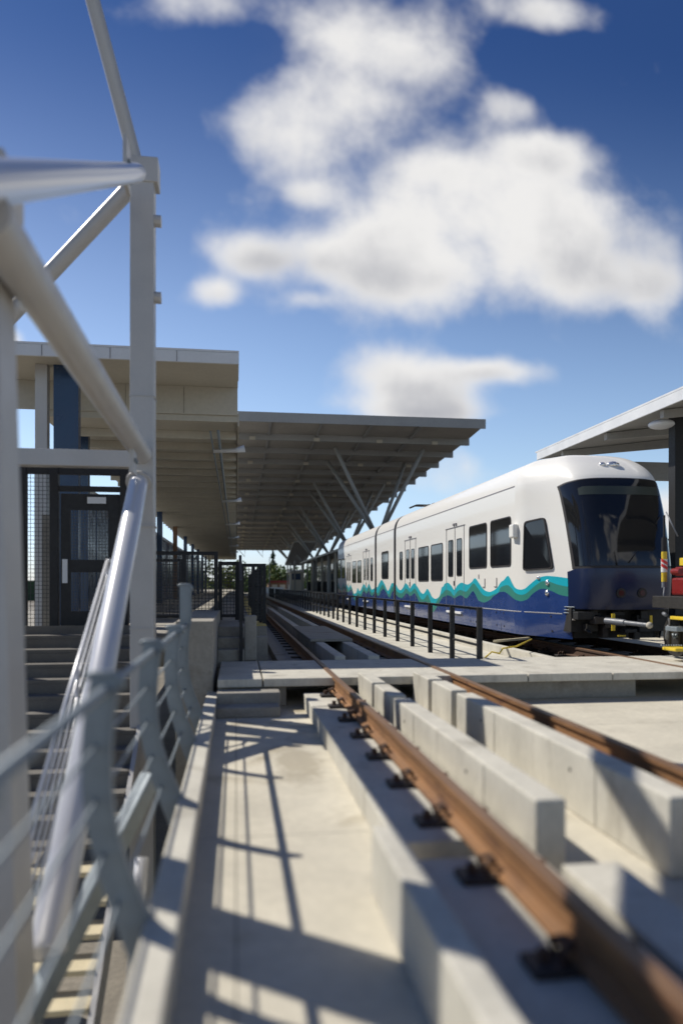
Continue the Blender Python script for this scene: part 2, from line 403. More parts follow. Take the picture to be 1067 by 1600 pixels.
rod(-.512, .715, .021, 'handrail', y1=8.3)
for x, z in ((-.548,.49),(-.545,.275),(-.515,.06),(-.46,-.13)): rod(x, z, .008)

# ------------------------------------------------------------------ staircase down, with its frame
SX0, SX1 = -3.05, -1.18
sc = thing('staircase', (-2.1, 10.5, -4.2), 'long flight of steel stairs with pale treads going down left of the walkway', 'stairs')
for k in range(26):
    z = .43-.17*k; y = 10.65-.28*k
    m = MB().box(SX0, SX1, y, y+.30, z-.05, z)
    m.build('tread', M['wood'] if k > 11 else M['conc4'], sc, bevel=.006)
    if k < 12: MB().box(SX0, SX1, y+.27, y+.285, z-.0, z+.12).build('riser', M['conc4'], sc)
for x in (SX0-.06, SX1+.03):
    MB().bar((x,10.9,.36), (x,3.6,.36-7.3*.607), .05, .32).build('stringer', M['paint'], sc)
struct(MB().box(-3.3,-.745,10.94,13.88,.18,.43).build('stair_landing', M['conc3'], bevel=.01))
MB().box(SX0, SX1, 10.90, 10.938, -.4, .36).build('riser', M['conc3'], sc)

tr = thing('stair_truss', (-1.1, 6.3, -2), 'grey steel frame of posts and large tubes above the staircase', 'truss')
TX = -1.12
W2 = atX(224, 900, TX); Y2 = W2.y; Y1 = 3.62
w = MB()
def hcol(x0, y, z0, z1, w_=.30, d=.26, lean=0):
    w.bar((x0-w_/2+.012,y,z0),(x0-w_/2+.012-lean,y,z1), .024, d, (0,1,0))
    w.bar((x0+w_/2-.012,y,z0),(x0+w_/2-.012-lean,y,z1), .024, d, (0,1,0))
    w.bar((x0,y,z0),(x0-lean,y,z1), w_-.05, .05, (0,1,0))
w.box(TX-.14,TX+.14,Y2-.13,Y2+.13,-4.2,6.15).build('post', M['paint'], tr, bevel=.012)
pa, pb = atD(-6,1600,3.95), atD(-46,268,3.95); pa = pa+(pa-pb)*.55
MB().bar(pa, pb, .33, .33, (0,1,0)).build('post', M['paint'], tr, bevel=.012)
MB().box(TX-.155,TX+.155,Y2-.15,Y2+.15,1.83,1.85).build('collar', M['paint'], tr)
# node plates and lugs
MB().box(TX-.15,TX+.19,Y2-.15,Y2+.15,5.98,6.28).build('node_plate', M['paint'], tr, bevel=.01)
for z in (4.62, 5.55):
    MB().tube([(TX+.14,Y2-.05,z),(TX+.22,Y2-.05,z)], .07, 10).build('lug', M['paint'], tr, smooth=True, auto=True)
nb = atD(-30,288,3.95); MB().box(nb.x-.2,nb.x+.17,nb.y-.18,nb.y+.2,nb.z-.12,nb.z+.11).build('node_plate', M['paint'], tr, bevel=.01)
# top chord (parallel to the stair), tie, bottom chord tube
MB().tube([atX(214,270,TX), atX(-120,292,TX)], .105, 20).build('top_chord', M['tube'], tr, smooth=True, auto=True)
MB().tube([atX(226,716,TX), atX(-25,330,TX)], .118, 20).build('tie', M['paint'], tr, smooth=True, auto=True)
p0 = atX(218,748,TX-.03); p1 = atX(78,1462,TX+.03); p1 = p1 + (p1-p0)*.02
MB().tube([p0, p0+(p1-p0)*.01, p1-(p1-p0)*.006, p1], [.05,.112,.112,.09], 26).build('bottom_chord', M['tube'], tr, smooth=True, auto=True)
MB().tube([atD(212,285,Y2), atD(-60,575,Y2)], .10, 16).build('brace', M['paint'], tr, smooth=True, auto=True)
MB().tube([atD(213,255,Y2), atD(120,-95,Y2-.6)], .085, 16).build('stay', M['paint'], tr, smooth=True, auto=True)
MB().box(-3.3,TX-.15,10.1,10.3,2.70,2.92).build('cross_beam', M['paint'], tr, bevel=.01)
MB().box(-3.3,-3.05,10.1,10.35,-4.2,6.0).build('post', M['paint'], tr, bevel=.01)

for (px, py, w_, h_, nm_) in ((205,275,.16,.30,'gusset_plate'),(214,700,.14,.34,'gusset_plate')):
    q = atX(px, py, TX); g_ = MB().box(TX-.02, TX+.02, q.y-.45, q.y-.14, q.z-h_, q.z+h_*.6).build(nm_, M['paint'], tr, bevel=.004)
    for k in range(4):
        MB().tube([(TX+.02,q.y-.24-.12*(k%2),q.z-.2+.16*(k//2)),(TX+.045,q.y-.24-.12*(k%2),q.z-.2+.16*(k//2))], .022, 6).build('bolt', M['galv'], g_)
for t_ in (.012,): 
    q = p0+(p1-p0)*t_; dd_ = (p1-p0).normalized(); MB().tube([q, q+dd_*.03], .15, 24).build('end_flange', M['paint'], tr, smooth=True, auto=True)
for z in (.6, 3.4): MB().box(TX-.150,TX+.150,Y2-.14,Y2+.14,z,z+.012).build('splice_band', M['paint'], tr)

# stair handrail: five thin sloping tubes and two end posts
hr = thing('stair_railing', (-1.3, 6.3, -.5), 'thin silver rods of the stair railing sloping beside the big tube', 'railing')
ta, tb = atX(168,876,-1.32), atX(46,1292,-1.32)
for k in range(5):
    o = Vector((0,0,-.145*k))
    MB().tube([ta+o, tb+o], .017 if k == 0 else .010, 10).build('rail_tube' if k == 0 else 'rod', M['tube'], hr, smooth=True)
for q in (0, .5, 1):
    a = ta+(tb-ta)*q; MB().tube([a, a+Vector((0,0,-.85))], .018, 10).build('post', M['tube'], hr, smooth=True)
MB().tube([ta, ta+Vector((.13,.12,.0)), ta+Vector((.18,.3,0))], .017, 10).build('end_bend', M['tube'], hr, smooth=True)

# lower landing railing seen through the bars
lr = thing('lower_railing', (-.75, 4.8, -3), 'grey sloping handrail on the lower flight behind the curved posts', 'railing')
a, b = atD(236,1215,5.2), atD(20,1640,4.0)
MB().bar(a, b, .10, .14).build('handrail', M['galv'], lr, bevel=.01)
MB().tube([atD(222,1340,5.6), atD(205,1560,5.4)], .05, 12).build('post', M['tube'], lr, smooth=True)

# ------------------------------------------------------------------ black mesh gate on the landing
def wires(x0, x1, y, z0, z1, s, r=.0035):
    m = MB(); n = max(1, round((x1-x0)/s)); k = max(1, round((z1-z0)/s))
    for i in range(n+1): x = x0+(x1-x0)*i/n; m.box(x-r, x+r, y-r, y+r, z0, z1)
    for i in range(k+1): z = z0+(z1-z0)*i/k; m.box(x0, x1, y-r*2.1, y-r*.1, z-r, z+r)
    return m
GY = 11.3; gx = lambda px, Y=GY: atY(px, 900, Y).x; gz = lambda py, Y=GY, px=130: atY(px, py, Y).z
gt = thing('mesh_gate', (gx(120), GY, .43), 'tall black steel gate with mesh panels on the stair landing', 'gate')
for px in (36, 86, 195): MB().box(gx(px)-.06, gx(px)+.06, GY-.06, GY+.06, .43, gz(722)).build('gate_post', M['black'], gt, bevel=.006)
MB().box(gx(36)+.06, gx(195)-.06, GY-.04, GY+.04, gz(742), gz(730)).build('top_rail', M['black'], gt)
MB().box(gx(86)+.06, gx(195)-.06, GY-.04, GY+.04, gz(820-52), gz(760)).build('lintel', M['black'], gt)
d = MB(); x0, x1 = gx(96), gx(188)
d.box(x0, gx(111), GY-.025, GY+.025, .5, gz(772)); d.box(gx(170), x1, GY-.025, GY+.025, .5, gz(772))
d.box(gx(111), gx(170), GY-.025, GY+.025, gz(797), gz(772)); d.box(gx(111), gx(170), GY-.025, GY+.025, gz(894), gz(875)); d.box(gx(111), gx(170), GY-.025, GY+.025, .5, gz(955))
dr = d.build('door', M['black'], gt)
wires(gx(111), gx(170), GY, gz(875), gz(797), .045).build('mesh_panel', M['mesh'], dr)
wires(gx(111), gx(170), GY, gz(955), gz(894), .045).build('mesh_panel', M['mesh'], dr)
MB().box(gx(99), gx(107), GY-.05, GY-.027, gz(911), gz(874)).build('handle_plate', M['sheet'], dr)
MB().box(gx(138), gx(167), GY-.05, GY-.042, gz(787), gz(777)).build('sign_plate', M['sheet'], gt)
wires(gx(42), gx(80), GY, .52, gz(742), .06).build('mesh_panel', M['mesh'], gt)
MB().box(gx(52), gx(76), GY+.5, GY+.65, .45, gz(800)).build('junction_cabinet', M['conc3'], gt)
MB().box(gx(36)+.06, gx(86)-.06, GY-.03, GY+.03, .45, .53).build('bottom_rail', M['black'], gt)

# ------------------------------------------------------------------ platform end fences
def mesh_panel_fence(x0, x1, Y, z0, z1, label, nposts, group='black mesh fences at the platform end'):
    t = thing('mesh_fence', ((x0+x1)/2, Y, z0), label, 'fence', group)
    for i in range(nposts):
        x = x0+(x1-x0)*i/(nposts-1)
        MB().box(x-.035, x+.035, Y-.035, Y+.035, z0, z1).build('post', M['black'], t)
    MB().box(x0, x1, Y-.02, Y+.02, z1-.06, z1).build('top_rail', M['black'], t)
    MB().box(x0, x1, Y-.018, Y+.018, z0+.05, z0+.10).build('bottom_rail', M['black'], t)
    wires(x0, x1, Y, z0+.1, z1-.06, .06, .005).build('mesh_panel', M['mesh'], t)
mesh_panel_fence(-1.45,-.35,13.2,.5,1.72,'taller black mesh fence behind the parapet wall', 3)
mesh_panel_fence(-.28,.02,13.4,.5,1.55,'narrow black mesh panel above the upper steps', 2)
mesh_panel_fence(.12,.55,14.6,.37,1.55,'black mesh panel at the platform edge beside the track', 3)
mesh_panel_fence(-2.6,-1.2,16.5,.37,1.7,'black mesh fence further back under the beige canopy', 3)
hp = thing('step_handrail', (.06, 11.6, -.02), 'black handrail post standing on the upper steps', 'handrail')
MB().box(.05,.10,11.18,11.23,-.02,1.2).build('post', M['black'], hp)
MB().bar((.075,11.2,1.15),(.075,13.2,1.62), .045, .045).build('rail_bar', M['black'], hp)
MB().bar((.075,11.2,.72),(.075,13.2,1.2), .03, .03).build('rail_bar', M['black'], hp)
MB().box(.05,.10,13.2,13.25,.47,1.66).build('post', M['black'], hp)
fe = thing('platform_edge_railing', (.5, 18, .36), 'black railing running along the left platform edge under the canopy', 'railing')
for k in range(9): MB().box(.46,.52,14.9+1.6*k,14.96+1.6*k,.36,1.5).build('post', M['black'], fe)
for z in (1.46,1.1,.75): MB().box(.475,.505,14.6,27.8,z,z+.045).build('rail_bar', M['black'], fe)
tag(MB().box(.30,.572,13.898,60,.361,.372).build('tactile_strip', M['tactile']), 'yellowish tactile strip along the left platform edge', 'paving strip')

# ------------------------------------------------------------------ railing between the tracks
def track_fence(ys, label):
    t = thing('track_railing', (3.75, ys[0], -.19), label, 'railing', 'black railings between the tracks')
    for y in ys: MB().box(3.712,3.788,y-.035,y+.035,-.19 if y>11.2 else -.02,.77).build('post', M['black'], t)
    for z in (.735, .17):
        MB().box(3.73,3.77,ys[0],ys[-1],z,z+.034).build('top_rail' if z>.5 else 'mid_rail', M['black'], t)
    MB().box(3.71,3.79,ys[0]-.03,ys[-1]+.03,.772,.78).build('cap_strip', M['black'], t)
    return t
ys = [11.05+1.47*k for k in range(12)]
track_fence(ys, 'near black railing between the tracks, in front of the train side')
track_fence([ys[-1]+1.25+1.47*k for k in range(30)], 'far black railing between the tracks, running into the shade')
track_fence([74+1.5*k for k in range(8)], 'most distant black railing between the tracks near the trees')

# ------------------------------------------------------------------ left platform canopy
cn = thing('platform_canopy', (-2, 14, .36), 'beige soffited canopy over the left platform with a white front edge', 'canopy')
MB().box(-4.25,.035,12.90,14.65,5.00,5.14).build('front_roof', M['under'], cn)
MB().box(-4.27,.05,12.85,12.90,4.95,5.14).build('front_fascia', M['sheet'], cn)
MB().box(-4.27,.05,12.85,14.66,5.145,5.18).build('roof_sheet', M['sheet'], cn)
MB().box(-4.2,.03,14.60,14.65,4.46,4.998).build('end_panel', M['under'], cn)
MB().box(-3.65,.03,14.66,92,4.34,4.50).build('roof', M['under'], cn)
MB().box(-3.68,.05,14.66,92,4.504,4.54).build('roof_sheet', M['sheet'], cn)
MB().box(.033,.06,14.66,92,4.26,4.501).build('eave_fascia', M['under'], cn)
k = 0; y = 15.6
while y < 90:
    MB().box(-3.6,.0,y,y+.10,4.18,4.338).build('purlin', M['under'], cn); y += 1.3 if y < 50 else 2.6
for i, y in enumerate((16.6, 26.5, 36.6, 47, 57, 68)):
    a = MB().tube([(-.5,y,4.11),(-.02,y,4.13),(.19,y,4.18)], [.05,.05,.085], 10).build('eave_lamp', M['sheet'], cn, smooth=True)
for y in (16.2, 24, 32, 40, 48, 56, 64, 72, 80): MB().box(-3.32,-3.1,y,y+.22,.36,4.339).build('column', M['brick'] if y in (24,40) else M['bluegl'], cn, bevel=.01)
for px, w_ in ((42,.2),(84,.42)):
    p = atY(px, 800, 12.6); MB().box(p.x-w_/2, p.x+w_/2, 13.5, 13.7, .36, 4.998).build('column', M['paint'] if w_<.3 else M['bluegl'], cn)
MB().tube([(-.35,14.7,4.16),(-.35,80,4.16)], .03, 8).build('conduit', M['galv'], cn, smooth=True)
MB().tube([(-.5,14.7,4.15),(-.5,80,4.15)], .018, 8).build('conduit', M['galv'], cn, smooth=True)
for x in (-3.2,-2.1,-1.0): MB().box(x-.006,x+.006,12.843,12.849,4.955,5.135).build('fascia_joint', M['seam'], cn)
for x in (-3.2,-2.1,-1.0): MB().box(x-.006,x+.006,14.593,14.599,4.47,4.99).build('panel_joint', M['conc3'], cn)
wl = thing('platform_screen', (-3.5,40,.36), 'dark glazed screen wall along the back of the left platform', 'wall')
for k in range(24):
    y = 16.5+2.7*k
    f = MB().box(-3.52,-3.46,y,y+2.55,.36,3.3).build('screen_panel', M['bluegl'], wl)
MB().box(-3.55,-3.43,16.4,81,3.3,3.42).build('screen_head', M['paint'], wl)
# lift shaft glimpsed left under the canopy
# ------------------------------------------------------------------ large station roof
rf = thing('station_roof', (3, 60, .36), 'large brown underside roof spanning the tracks on branching columns', 'roof')
RY0, RY1 = 43.0, 140.0
def rz(y): t = (y-RY0)/(RY1-RY0); return 10.75 - 2.9*(t**.75)
XL, XR = -6.0, 14.85
m = MB(); n = 24
for i in range(n+1):
    y = RY0+(RY1-RY0)*i/n; z = rz(y)
    m.v += [(XL,y,z),(XR,y,z),(XR,y,z+.28),(XL,y,z+.28)]
for i in range(n):
    a = 4*i; m.f += [(a,a+1,a+5,a+4),(a+1,a+2,a+6,a+5),(a+2,a+3,a+7,a+6),(a+3,a,a+4,a+7)]
m.f += [(0,3,2,1),(4*n,4*n+1,4*n+2,4*n+3)]
m.build('roof_deck', M['under2'], rf)
MB().box(XL,XR+.1,RY0-.1,RY0-.005,rz(RY0)-.15,rz(RY0)+.42).build('front_fascia', M['beam'], rf)
y = RY0+3.0; k = 0
while y < RY1-2:
    z = rz(y)
    MB().box(XL, XR+.08, y, y+.22, z-.36, z+.05).build('beam', M['beam'], rf)
    for x in (1.0, 5.0, 9.0, 12.6):
        if k % 2 == 0 or y > 80: MB().box(x-.18,x+.18,y-.15,y-.01,z-.4,z-.2).build('roof_lamp', M['cream'], rf)
    y += 3.6 if y < 70 else 6; k += 1
for x in (-1, 2, 5, 8, 11): 
    m = MB()
    for i in range(12):
        ya = RY0+(RY1-RY0)*i/12; yb = RY0+(RY1-RY0)*(i+1)/12
        m.bar((x,ya,rz(ya)-.08),(x,yb,rz(yb)-.08), .14, .15)
    m.build('joist', M['beam'], rf)
for i, y in enumerate((50, 63, 77, 92, 108, 124)):
    X = 9.7; z = rz(y)
    c = MB().tube([(X,y,.36),(X,y,4.6)], .22, 12).build('column', M['beam'], rf, smooth=True)
    for (dx, dy) in ((-3.3,-2.2),(-3.3,2.0),(2.6,-2.4),(2.4,2.2)):
        MB().tube([(X,y,4.3),(X+dx,y+dy,rz(y+dy)-.3)], .13, 10).build('strut', M['beam'], c, smooth=True)
# hanging brackets at the far end
for x in (1.6, 4.9):
    z = rz(RY1-3)
    MB().tube([(x-1.2,RY1-3,z-.2),(x,RY1-3,z-1.6),(x,RY1-3,z-.2)], .07, 6).build('bracket', M['beam'], rf)

# ------------------------------------------------------------------ right platform canopy
rc = thing('right_canopy', (10, 16, .36), 'dark underside canopy with a white edge above the right platform', 'canopy')
m = MB(); X0, X1, Z0, Z1 = 8.6, 14.5, 4.74, 5.5
m.prism([(X0,Z0),(X1,Z1),(X1,Z1+.12),(X0,Z0+.12)], 'y', 6, 20.2); m.build('roof', M['beam'], rc)
MB().box(X0-.04,X0-.002,6,20.2,Z0-.02,Z0+.20).build('fascia', M['sheet'], rc, bevel=.01)
MB().prism([(X0-.04,Z0+.204),(X1,Z1+.2),(X1,Z1+.24),(X0-.04,Z0+.244)], 'y', 6, 20.3).build('roof_sheet', M['sheet'], rc)
for k in range(6):
    y = 7+2.35*k; MB().prism([(X0+.1,Z0-.16),(X1,Z1-.3),(X1,Z1-.003),(X0+.1,Z0-.003)], 'y', y, y+.14).build('rafter', M['beam'], rc)
for y in (14.6, 20.0): MB().box(9.30,9.55,y,y+.25,.36,4.76).build('column', M['black'], rc, bevel=.01)
MB().box(8.95,14.4,20.0,20.2,4.2,4.72).build('end_beam', M['beam'], rc)
MB().ball((8.98,14.6,4.56), .27,.27,.10).build('canopy_lamp', M['sheet'], rc, smooth=True)
MB().box(9.32,9.37,14.85,20.0,2.1,2.14).build('rail_bar', M['black'], rc)

# ------------------------------------------------------------------ light rail train
XC, HW = 6.945, 1.325; NX = XC-HW; YN = 12.05; YF = 42.9; ZB = .137; LN = 2.3
plan_pts = [(0,0),(.35,.02),(.60,.085),(.78,.22),(.89,.46),(.98,.80),(1.08,1.2),(1.19,1.6),(1.285,1.95),(1.325,2.3)]
lev_pts = [(.137,.985,.34),(.45,1,.20),(.72,1,.08),(1.0,1,.02),(1.4,1,.0),(1.9,1,.10),(2.4,1,.24),(2.85,1,.42),(3.08,.997,.55),(3.2,.985,.66),(3.34,.955,.84),(3.48,.89,1.08),(3.59,.79,1.32),(3.67,.65,1.58),(3.72,.45,1.82),(3.745,.22,2.02),(3.75,.0,2.15)]
def cat(pts, t):
    n = len(pts)-1; t = max(0, min(n-1e-9, t)); i = int(t); f = t-i
    p = [pts[max(0,i-1)], pts[i], pts[i+1], pts[min(n,i+2)]]
    return [0.5*((2*b)+(-a+c)*f+(2*a-5*b+4*c-d)*f*f+(-a+3*b-3*c+d)*f**3) for a,b,c,d in zip(*p)]
NP, NL = len(plan_pts)-1, len(lev_pts)-1
def S(s, l, off=0):
    """point on the shell of the near cab: s = -1..1 round the nose, l = level 0..NL"""
    sg = -1 if s < 0 else 1
    def pt(s, l):
        w_, t = cat(plan_pts, abs(s)*NP); z, hs, pu = cat(lev_pts, l); pu = min(pu, LN)
        return Vector((XC + (-1 if s < 0 else 1)*max(0,w_)*hs, YN + pu + max(0,t)*(LN-pu)/LN, z))
    p = pt(s, l)
    if off:
        e = 1e-3
        a = pt(min(1,s+e), l)-pt(max(-1,s-e), l); b = pt(s, min(NL,l+e))-pt(s, max(0,l-e))
        nn = a.cross(b)
        if nn.length > 0:
            nn.normalize()
            if nn.dot(p-Vector((XC, YN+2.8, 1.8))) < 0: nn = -nn
            p = p+nn*off
    return p
def lev(z):
    for i in range(NL):
        if lev_pts[i+1][0] >= z:
            lo, hi = i, i+1
            for _ in range(30):
                mid = (lo+hi)/2
                if cat(lev_pts, mid)[0] < z: lo = mid
                else: hi = mid
            return (lo+hi)/2
    return NL
def side_s(Y, z):
    """s on the near side for a given Y (Y < YN+LN)"""
    l = lev(z); lo, hi = 0., 1.
    for _ in range(26):
        mid = (lo+hi)/2
        if S(-mid, l).y < Y: lo = mid
        else: hi = mid
    return -(lo+hi)/2
def side(Y, z, off=0, sgn=-1):
    """point on the train side, following both cab tapers"""
    yy = Y
    far = Y > YF-LN
    if far: yy = YN + (YF-Y)
    if yy >= YN+LN:
        hs = cat(lev_pts, lev(z))[1]; p = Vector((XC-HW*hs-off, Y, z))
    else:
        q = S(side_s(yy, z), lev(z), off); p = Vector((q.x, Y, z))
        if off: p.y = Y
    if sgn > 0: p.x = 2*XC-p.x
    return p
tn = thing('light_rail_train', (XC, (YN+YF)/2, 0), 'white light rail train with teal, green and blue wave stripes standing on the right track', 'train')
# cab shells (near and far)
def shell(far):
    m = MB(); A, B = 72, 56
    zfront = 2.02                                 # the front is open below the mask (level index)
    for j in range(B+1):
        for i in range(A+1):
            p = S(-1+2*i/A, NL*j/B)
            if far: p.y = YF-(p.y-YN)
            m.v.append(tuple(p))
    for j in range(B):
        for i in range(A):
            s = abs(-1+2*(i+.5)/A); l = NL*(j+.5)/B
            if l < zfront and s < .47: continue
            a = j*(A+1)+i; f = (a,a+1,a+A+2,a+A+1)
            m.f.append(f)
    return m.build('cab_shell', M['white'], tn, smooth=True)
cab = shell(False); cabf = shell(True)
# three body sections
def cross(n=40):
    pr = []
    for j in range(n+1):
        z, hs, _ = cat(lev_pts, NL*j/n); pr.append((XC-HW*max(0,hs), z))
    return pr + [(2*XC-x, z) for x, z in reversed(pr[:-1])]
CR = cross()
J = [(YN+LN, 25.63), (26.01, 29.28), (29.69, YF-LN)]
bodies = []
for (a, b) in J:
    bodies.append(MB().prism(CR, 'y', a, b).build('body_section', M['white'], tn, smooth=True, auto=True))
for (a, b) in ((25.63,26.01),(29.28,29.69)):
    m = MB()
    for k in range(6):
        y0 = a+(b-a)*k/6; s = .97 if k % 2 else .998
        m.prism([(XC+(x-XC)*s, max(.35, .3+(z-.3)*(.99 if k%2 else .998))) for x, z in CR], 'y', y0, a+(b-a)*(k+1)/6)
    m.build('bellows', M['rubber'], tn)
# livery: digitised edges of the bands (photo pixels -> positions on the side)
def curve(*groups):
    pts = []
    for (sc_, ox, oy, lst) in groups:
        for (x, y) in lst:
            pts.append((ox+x/sc_, oy+y/sc_))
    out = []
    for (px, py) in pts:
        X = NX
        for _ in range(6):
            q = atX(px, py, X); X2 = side(max(YN+.6, q.y), min(3, max(.14, q.z))).x; X = X2
        out.append((q.y, q.z))
    return sorted(out)
white_teal = curve((8,520,780,[(50,1085),(68,1045),(100,1110),(138,1050),(160,1090),(178,1068),(200,1110),(220,1070),(268,1182),(295,1165),(312,1110),(335,1150),(390,1062),(425,1110),(450,1060),(490,1130),(530,1105),(555,1100),(585,1045),(612,1010),(640,1050),(690,1145),(720,1090),(740,1048),(770,1050)]),
    (6.67,600,760,[(115,1010),(145,1060),(170,1082),(195,1060),(225,1010),(250,1030),(270,1065),(290,1035),(315,1010),(350,1050),(385,1105),(410,1120),(430,1098),(452,1068),(475,1100),(500,1150),(535,1172),(575,1150),(595,1085),(620,1040)]),
    (5.33,690,720,[(0,1055),(25,1025),(50,1015),(80,1040),(105,1075),(130,1040),(165,1015),(215,1030),(250,1010),(278,978),(305,1010),(340,1060),(370,1085),(400,1092),(430,1082),(460,1060),(500,1005)]),
    (4.71,780,680,[(30,1070),(65,1035),(90,1080),(110,1115),(135,1133),(160,1137),(190,1130),(220,1110),(260,1078),(300,1050),(330,1040),(360,1036),(420,1040),(530,1053)]))
teal_green = curve((8,520,780,[(50,1130),(68,1090),(115,1150),(138,1090),(160,1130),(178,1100),(200,1140),(225,1100),(283,1235),(315,1170),(345,1190),(392,1100),(422,1150),(452,1095),(490,1170),(530,1150),(565,1175),(595,1110),(625,1070),(660,1130),(700,1190),(725,1130),(745,1090),(770,1095)]),
    (6.67,600,760,[(118,1065),(150,1105),(180,1115),(205,1095),(230,1065),(250,1080),(270,1105),(295,1085),(320,1065),(345,1095),(375,1155),(400,1180),(425,1165),(455,1128),(475,1170),(500,1235),(515,1250),(535,1225),(560,1180),(620,1105)]),
    (5.33,690,720,[(0,1110),(20,1085),(45,1075),(75,1090),(105,1125),(130,1090),(155,1075),(200,1090),(235,1055),(265,1020),(295,1050),(330,1100),(355,1122),(385,1130),(430,1115),(480,1070)]),
    (4.71,780,680,[(0,1150),(30,1110),(60,1103),(90,1125),(120,1160),(145,1172),(165,1175),(190,1170),(220,1155),(260,1120),(300,1090),(325,1076),(350,1073),(390,1082),(430,1098),(525,1115)]))
green_blue = curve((8,520,780,[(50,1150),(85,1120),(118,1180),(145,1120),(165,1160),(200,1160),(230,1130),(275,1262),(310,1200),(345,1235),(390,1150),(420,1180),(450,1150),(490,1210),(530,1165),(570,1210),(605,1150),(635,1120),(665,1160),(710,1230),(735,1180),(750,1150),(770,1155)]),
    (6.67,600,760,[(122,1122),(155,1155),(185,1165),(210,1140),(235,1115),(255,1125),(270,1145),(295,1130),(320,1115),(345,1155),(370,1210),(390,1225),(425,1200),(460,1215),(480,1280),(510,1310),(535,1285),(560,1240),(590,1190),(620,1150)]),
    (5.33,690,720,[(0,1150),(25,1130),(50,1120),(80,1128),(105,1145),(135,1128),(160,1120),(205,1145),(235,1115),(262,1085),(285,1120),(310,1165),(350,1180),(400,1160),(430,1130),(460,1110)]),
    (4.71,780,680,[(0,1155),(35,1152),(60,1165),(85,1185),(110,1205),(140,1218),(160,1222),(190,1216),(220,1205),(255,1170),(290,1145),(315,1132),(340,1130),(370,1138),(400,1150),(430,1166),(460,1178),(520,1187)]))
def interp(pts, y):
    """cubic (Catmull-Rom style, monotone in y) interpolation"""
    if y <= pts[0][0]: return pts[0][1]
    if y >= pts[-1][0]: return pts[-1][1]
    lo, hi = 0, len(pts)-1
    while hi-lo > 1:
        mid = (lo+hi)//2
        if pts[mid][0] <= y: lo = mid
        else: hi = mid
    (ya, za), (yb, zb) = pts[lo], pts[hi]
    h = max(1e-6, yb-ya); t = (y-ya)/h
    def sl(i):
        if i <= 0 or i >= len(pts)-1: return 0
        d0 = (pts[i][1]-pts[i-1][1])/max(1e-6, pts[i][0]-pts[i-1][0]); d1 = (pts[i+1][1]-pts[i][1])/max(1e-6, pts[i+1][0]-pts[i][0])
        return 0 if d0*d1 <= 0 else 2*d0*d1/(d0+d1)
    m0, m1 = sl(lo)*h, sl(hi)*h
    return (2*t**3-3*t*t+1)*za+(t**3-2*t*t+t)*m0+(-2*t**3+3*t*t)*zb+(t**3-t*t)*m1
YS = YN+.67                                       # front edge of the side bands
def band(name, m_, lo, hi, off):
    for sg in (-1, 1):
        for (a, b) in ((YS, 25.62), (26.02, 29.27), (29.70, YF-.75)):
            m = MB(); n = int((b-a)/.045)
            rows = 7 if lo is None else 1
            for i in range(n+1):
                y = a+(b-a)*i/n; z1 = hi(y); z0 = ZB-.004 if lo is None else lo(y)
                z1 = max(z1, z0+.004)
                for r in range(rows+1):
                    z = z0+(z1-z0)*r/rows; m.v.append(tuple(side(y, max(ZB,z), off, sg)))
            q = rows+1
            for i in range(n):
                for r in range(rows):
                    c_ = i*q+r; m.f.append((c_, c_+1, c_+q+1, c_+q))
            m.build(name, M[m_], tn)
wt = lambda y: interp(white_teal, y); tg = lambda y: min(wt(y)-.01, interp(teal_green, y)); gb = lambda y: min(tg(y)-.01, interp(green_blue, y))
band('blue_skirt_band', 'blue', None, gb, .008); band('green_wave_stripe', 'green', gb, tg, .008); band('teal_wave_stripe', 'teal', tg, wt, .008)

# windows: rounded plates following the side
def rrect(y0, y1, z0, z1, r, n=5):
    out = []
    for (cy, cz, a0) in ((y1-r,z1-r,0),(y0+r,z1-r,90),(y0+r,z0+r,180),(y1-r,z0+r,270)):
        for k in range(n+1):
            a = math.radians(a0+90*k/n); out.append((cy+r*math.cos(a), cz+r*math.sin(a)))
    return out
def plate(poly, off0, off1, sg=-1):
    m = MB(); n = len(poly)
    m.v = [tuple(side(y, z, off0, sg)) for y, z in poly]+[tuple(side(y, z, off1, sg)) for y, z in poly]
    m.f = [tuple(range(n)), tuple(range(n,2*n))[::-1]]+[(i,(i+1)%n,n+(i+1)%n,n+i) for i in range(n)]
    return m
def ring(outer, inner, off0, off1, sg=-1):
    m = MB(); n = len(outer)
    P = [[tuple(side(y, z, o, sg)) for y, z in pl] for pl in (outer, inner) for o in (off0, off1)]
    for p in P: m.v += p
    O0, O1, I0, I1 = 0, n, 2*n, 3*n
    for i in range(n):
        j = (i+1) % n
        m.f += [(O0+i,O0+j,O1+j,O1+i),(O1+i,O1+j,I1+j,I1+i),(I1+i,I1+j,I0+j,I0+i)]
    return m
def window(parent, y0, y1, z0, z1, r, name='window', frame=.03):
    for sg in (-1, 1):
        g_ = plate(rrect(y0,y1,z0,z1,r), .001, .007, sg).build(name, M['glass'], parent)
        ring(rrect(y0,y1,z0,z1,r), rrect(y0+frame,y1-frame,z0+frame,z1-frame,max(.01,r-frame)), .003, .014, sg).build('window_frame', M['rubber'], g_)
def pxwin(sc_, ox, oy, x0, x1, yt, yb):
    a = atX(ox+x0/sc_, oy+yb/sc_, NX); b = atX(ox+x1/sc_, oy+yb/sc_, NX); c = atX(ox+(x0+x1)/2/sc_, oy+yt/sc_, NX); d_ = atX(ox+(x0+x1)/2/sc_, oy+yb/sc_, NX)
    return min(a.y,b.y), max(a.y,b.y), d_.z, c.z
A_ = (8,520,780); B_ = (6.67,600,760); C_ = (5.33,690,720)
ZL0, ZL1 = 1.15, 2.49        # low-floor window sill / head
